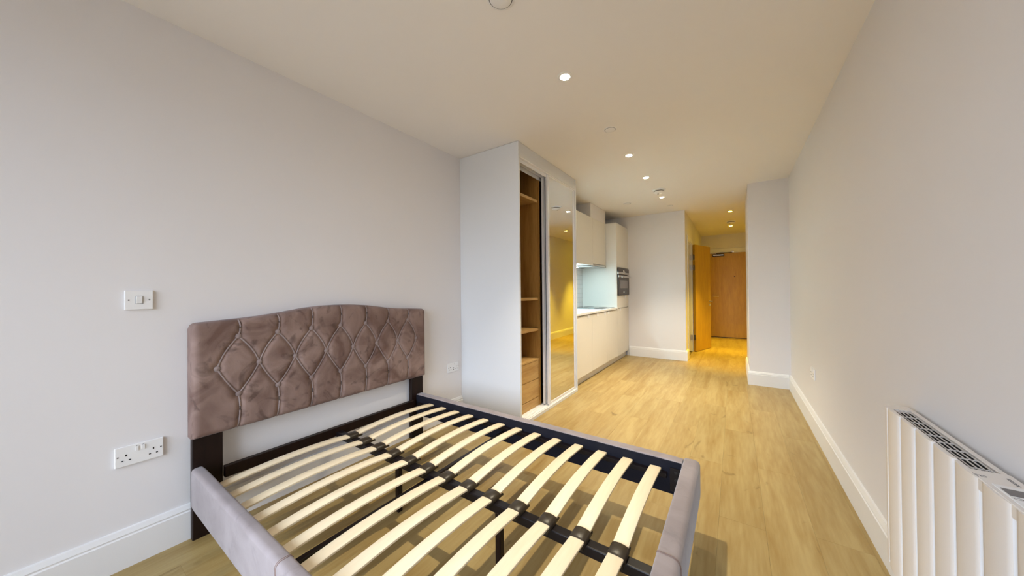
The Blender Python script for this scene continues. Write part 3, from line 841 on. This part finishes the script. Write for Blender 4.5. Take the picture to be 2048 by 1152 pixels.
obj('filter', B(KB + 0.08, XU - 0.03, 4.84, 5.32, 1.552, 1.556), 'stainless_steel', hd_)
bx_ = struct('trim_1', B(WL + 0.001, XU - 0.002, 4.700, 5.376, 2.284, CEIL - 0.001), 'wall_paint', 'boxed-in duct casing above the wall cabinets')
ls = thing('strip_light', 'bright cool white strip light under the wall cabinets', 'lamp', (-2.04, 4.75, 1.53))
obj('housing', B(-2.08, -2.00, 4.60, 4.777, 1.545, 1.558, bev=0.002, seg=1), 'brushed_aluminium', ls)
obj('housing', B(-2.05, -2.00, 3.75, 4.60, 1.545, 1.560, bev=0.002, seg=1), 'brushed_aluminium', ls)
obj('diffuser', B(-2.046, -2.004, 3.76, 4.77, 1.540, 1.545), 'lamp_glow_strip', ls)

# ================================================================== CEILING FITTINGS
def downlight(x, y, glow, watts, col, label, group):
    t = thing('downlight', label, 'lamp', (x, y, CEIL), group)
    obj('bezel', lathe(bmesh.new(), [(0.046, 0), (0.045, -0.003), (0.030, -0.005), (0.027, -0.001), (0.027, 0.0)], (x, y, CEIL), 'Z', 32), 'white_plastic', t, smooth=True)
    obj('lens', lathe(bmesh.new(), [(0.026, -0.0005), (0.026, -0.0046), (0.020, -0.0056)], (x, y, CEIL), 'Z', 28), glow, t)
    ld = bpy.data.lights.new('downlight_beam', 'SPOT')
    ld.energy = watts; ld.color = col; ld.spot_size = BEAM_HALL if y > YE else BEAM_ROOM; ld.spot_blend = 0.72; ld.shadow_soft_size = 0.022
    lo = bpy.data.objects.new('downlight_beam', ld); C.objects.link(lo)
    lo.parent = t; lo.location = (0, 0, -0.012)
for (x_, y_, lb) in ((-0.839, 1.828, 'recessed downlight nearest the bed'), (-0.831, 3.263, 'recessed downlight beside the wardrobe'),
                     (-0.838, 4.030, 'recessed downlight just before the smoke detector'), (-0.832, 5.024, 'recessed downlight touching the smoke detector in view')):
    downlight(x_, y_, 'lamp_glow_room', SPOT_ROOM, COL_ROOM, lb, 'downlights in the main room')
for (x_, y_, lb) in ((-0.043, 6.646, 'recessed downlight at the near end of the hall ceiling'), (-0.044, 8.203, 'recessed downlight by the entrance door')):
    downlight(x_, y_, 'lamp_glow_hall', SPOT_HALL, COL_HALL, lb, 'downlights in the hall')
def disc(x, y, r, label, name='cover_plate', drop=0.006):
    t = thing(name, label, 'ceiling plate', (x, y, CEIL), 'round plates on the ceiling')
    obj('rim', lathe(bmesh.new(), [(r, 0), (r, -0.003), (r - 0.004, -0.004)], (x, y, CEIL), 'Z', 36), 'white_plastic', t, smooth=True)
    obj('shadow_gap', lathe(bmesh.new(), [(r * 0.86, -0.0038), (r * 0.86, -0.0046)], (x, y, CEIL), 'Z', 36), 'grey_print', t)
    obj('plate', lathe(bmesh.new(), [(r * 0.79, -0.0046), (r * 0.79, -drop), (r * 0.75, -drop - 0.0015), (r * 0.3, -drop - 0.002)], (x, y, CEIL), 'Z', 36), 'white_plastic', t, smooth=True)
disc(-0.845, 1.172, 0.062, 'large round white ceiling plate at the top edge of the view', drop=0.007)
disc(-0.821, 2.645, 0.050, 'round white ceiling plate between two downlights by the wardrobe')
disc(-1.334, 5.090, 0.060, 'round white ceiling plate over the kitchen')
disc(-0.815, 5.615, 0.046, 'small round white ceiling plate near the hall opening')
def detector(x, y, r, label):
    t = thing('smoke_detector', label, 'smoke detector', (x, y, CEIL), 'smoke detectors')
    obj('base', lathe(bmesh.new(), [(r, 0), (r, -0.010), (r - 0.004, -0.014)], (x, y, CEIL), 'Z', 32), 'white_plastic', t, smooth=True)
    obj('vent_ring', lathe(bmesh.new(), [(r * 0.72, -0.014), (r * 0.72, -0.024)], (x, y, CEIL), 'Z', 32), 'grey_print', t)
    obj('cap', lathe(bmesh.new(), [(r * 0.80, -0.024), (r * 0.80, -0.032), (r * 0.62, -0.044), (r * 0.2, -0.048)], (x, y, CEIL), 'Z', 32), 'white_plastic', t, smooth=True)
    obj('indicator', lathe(bmesh.new(), [(0.010, -0.046), (0.010, -0.050), (0.006, -0.051)], (x - 0.012, y + 0.01, CEIL), 'Z', 12), 'grey_print', t)
detector(-0.805, 4.642, 0.080, 'domed white smoke detector on the main room ceiling')
detector(-0.040, 7.650, 0.085, 'white smoke detector between the hall downlights')

# ================================================================== SWITCH AND SOCKETS
def wall_plate(axis_x, y0, y1, z0, z1, sgn):
    """Plate on a wall facing +X (sgn 1) or -X (sgn -1)."""
    xa, xb = (axis_x, axis_x + 0.009) if sgn > 0 else (axis_x - 0.009, axis_x)
    return B(xa, xb, y0, y1, z0, z1, bev=0.0022, seg=2)
sw = thing('light_switch', 'white single light switch on the wall left of the headboard', 'switch', (WL, 0.270, 1.127))
obj('plate', wall_plate(WL + 0.0005, 0.227, 0.313, 1.127, 1.213, 1), 'white_plastic', sw)
bm = B(WL + 0.009, WL + 0.0135, 0.2605, 0.2800, 1.155, 1.186, bev=0.0015)
obj('surround', B(WL + 0.009, WL + 0.0102, 0.2585, 0.2825, 1.1525, 1.1885), 'tile_grout', sw)
for v in bm.verts:
    if v.co.x > WL + 0.011: v.co.x += (v.co.z - 1.17) * 0.10
obj('rocker', bm, 'white_plastic', sw)
for yy in (0.239, 0.301):
    obj('screw', lathe(bmesh.new(), [(0.0032, 0), (0.0032, 0.0008)], (WL + 0.0093, yy, 1.170), 'X', 10), 'grey_print', sw)
def socket(xw_, yc, zc, sgn, label):
    t = thing('socket', label, 'socket', (xw_, yc, zc - 0.043), 'double wall sockets')
    obj('plate', wall_plate(xw_ + 0.0005 * sgn, yc - 0.073, yc + 0.073, zc - 0.043, zc + 0.043, sgn), 'white_plastic', t)
    xf = xw_ + 0.0095 * sgn
    def sl(name, y, z, w_, h_, mt, d=0.0008):
        xa, xb = (xf, xf + d) if sgn > 0 else (xf - d, xf)
        obj(name, B(xa, xb, y - w_ / 2, y + w_ / 2, z - h_ / 2, z + h_ / 2), mt, t)
    for s in (-1, 1):
        yc2 = yc + s * 0.041
        sl('pin_slot', yc2, zc + 0.004, 0.0042, 0.0082, 'dark_slot')
        for q in (-1, 1): sl('pin_slot', yc2 + q * 0.011, zc - 0.018, 0.0066, 0.0042, 'dark_slot')
        sl('rocker', yc + s * 0.0095, zc + 0.024, 0.0100, 0.0180, 'white_plastic', 0.003)
        sl('switch_mark', yc + s * 0.0095, zc + 0.0350, 0.0050, 0.0016, 'grey_print')
        sl('screw', yc + s * 0.0645, zc + 0.002, 0.0055, 0.0055, 'grey_print')
    return t, sl
socket(WL, 0.2715, 0.4835, 1, 'white double wall socket below the light switch')
t_, sl_ = socket(WL, 2.254, 0.4705, 1, 'white double wall socket between the headboard and wardrobe')
for zz in (-0.006, -0.020): sl_('usb_port', 2.254, 0.4705 + zz, 0.011, 0.006, 'dark_slot')
socket(WR, 3.682, 0.4775, -1, 'white double wall socket on the right wall beyond the radiator')

# ================================================================== RADIATOR
rd = thing('radiator', 'cream ribbed electric radiator on the right wall', 'radiator', (0.5, 1.25, 0.18))
RX, RZ0, RZ1 = 0.458, 0.185, 0.757
PIT = 0.1095
RY1 = 1.766
proto = None
for k in range(9):
    yb = RY1 - PIT * k; ya = yb - PIT
    o_ = (0.49, (ya + yb) / 2, RZ0)
    if proto is None:
        # bowed panel face with a chamfered edge on each side
        poly = []
        n = 8
        pts = [(RX + 0.0085, ya + 0.0006), (RX + 0.003, ya + 0.007)]
        for q in range(n + 1):
            t = q / n; yy = ya + 0.009 + (PIT - 0.018) * t
            pts.append((RX + 0.0012 - 0.0035 * (1 - (2 * t - 1) ** 2), yy))
        pts += [(RX + 0.003, yb - 0.007), (RX + 0.0085, yb - 0.0006), (RX + 0.0105, yb - 0.0006), (RX + 0.0105, ya + 0.0006)]
        bm = extrude_xy(bmesh.new(), pts, RZ0, RZ1)
        proto = obj('panel', bm, 'radiator_enamel', rd, smooth=True, origin=o_)
        bm = extrude_xy(bmesh.new(), [(RX + 0.0024, yb - 0.0062), (RX + 0.0082, yb - 0.0005), (RX + 0.0082, yb + 0.0005), (RX + 0.0024, yb + 0.0062), (RX + 0.0052, yb)], RZ0 + 0.005, RZ1 - 0.002)
        gproto = obj('groove_highlight', bm, 'radiator_enamel_lit', rd, origin=(0.49, yb, RZ0))  # painted highlight along the window-lit panel edges
    else:
        link_copy(proto, rd, o_)
        link_copy(gproto, rd, (0.49, yb, RZ0))
RYE = RY1 - 9 * PIT
obj('back_panel', B(0.516, 0.528, RYE, RY1 + 0.004, RZ0, RZ1 - 0.002, bev=0.001, seg=1), 'radiator_enamel', rd)
# far end cap: rounded, a little lower than the top
bm = extrude_xy(bmesh.new(), [(RX + 0.004, RY1 + 0.0008), (RX + 0.002, RY1 + 0.012), (RX + 0.006, RY1 + 0.034), (RX + 0.018, RY1 + 0.050), (RX + 0.040, RY1 + 0.056), (0.528, RY1 + 0.056), (0.528, RY1 + 0.0008)], RZ0 + 0.012, RZ1 - 0.004)
obj('end_cap', bm, 'radiator_enamel', rd, smooth=True)
obj('end_cap', B(RX + 0.004, 0.528, RYE - 0.05, RYE - 0.0008, RZ0 + 0.012, RZ1 - 0.004, bev=0.012), 'radiator_enamel', rd)
obj('bracket', B(0.528, WR - 0.0005, 1.45, 1.50, 0.3, 0.68), 'radiator_enamel', rd)
obj('bracket', B(0.528, WR - 0.0005, 0.95, 1.00, 0.3, 0.68), 'radiator_enamel', rd)
GY0 = 1.279
obj('heater_core', B(RX + 0.011, 0.515, RYE + 0.002, RY1 - 0.002, RZ0 + 0.02, RZ1 - 0.0095), 'dark_slot', rd)
for q in range(4):
    xx = 0.4770 + q * 0.0105
    obj('grille_slat', B(xx, xx + 0.0011, GY0, RY1, RZ1 - 0.006, RZ1 - 0.003), 'radiator_enamel', rd)
for q in range(9):
    yy = GY0 + 0.03 + q * 0.0548
    obj('grille_rib', B(RX + 0.0108, 0.5155, yy, yy + 0.0012, RZ1 - 0.0085, RZ1 - 0.006), 'radiator_enamel', rd)
# control head on top, with screen and printed symbols
cp = obj('control_panel', B(RX + 0.002, 0.528, RYE, GY0, RZ1 - 0.028, RZ1 + 0.001, bev=0.0015, seg=1), 'radiator_enamel', rd)
obj('screen_frame', B(0.4685, 0.522, 1.10, 1.201, RZ1 + 0.001, RZ1 + 0.0035, bev=0.001, seg=1), 'white_plastic', cp)
obj('screen', B(0.473, 0.517, 1.150, 1.183, RZ1 + 0.0035, RZ1 + 0.0042), 'display_glass', cp)
zt_ = RZ1 + 0.0012
bm = bmesh.new(); tube(bm, [(0.473 + 0.0045 * math.cos(a * math.pi / 8), 1.240 + 0.004 * math.sin(a * math.pi / 8), zt_) for a in range(17)], 0.0006, 5)
obj('printed_symbol', bm, 'grey_print', cp)
bm = bmesh.new(); tube(bm, [(0.464, 1.246, zt_), (0.466, 1.240, zt_), (0.468, 1.245, zt_), (0.469, 1.239, zt_)], 0.0006, 5)
obj('printed_symbol', bm, 'grey_print', cp)
bm = bmesh.new(); tube(bm, [(0.461, 1.250, zt_), (0.463, 1.232, zt_)], 0.0006, 5)
obj('printed_symbol', bm, 'grey_print', cp)
bm = B(0.5095, 0.5105, 1.216, 1.252, RZ1 + 0.001, RZ1 + 0.0016); box(bm, 0.5135, 0.5145, 1.216, 1.252, RZ1 + 0.001, RZ1 + 0.0016)
for q in range(5): box(bm, 0.5105, 0.5135, 1.218 + q * 0.008, 1.2205 + q * 0.008, RZ1 + 0.001, RZ1 + 0.0016)
obj('printed_symbol', bm, 'grey_print', cp)
bm = bmesh.new(); tube(bm, [(0.4785 + 0.006 * math.cos(a * math.pi / 8), 1.139 + 0.004 * math.sin(a * math.pi / 8), RZ1 + 0.0036) for a in range(17)], 0.0005, 5)
obj('printed_symbol', bm, 'grey_print', cp)
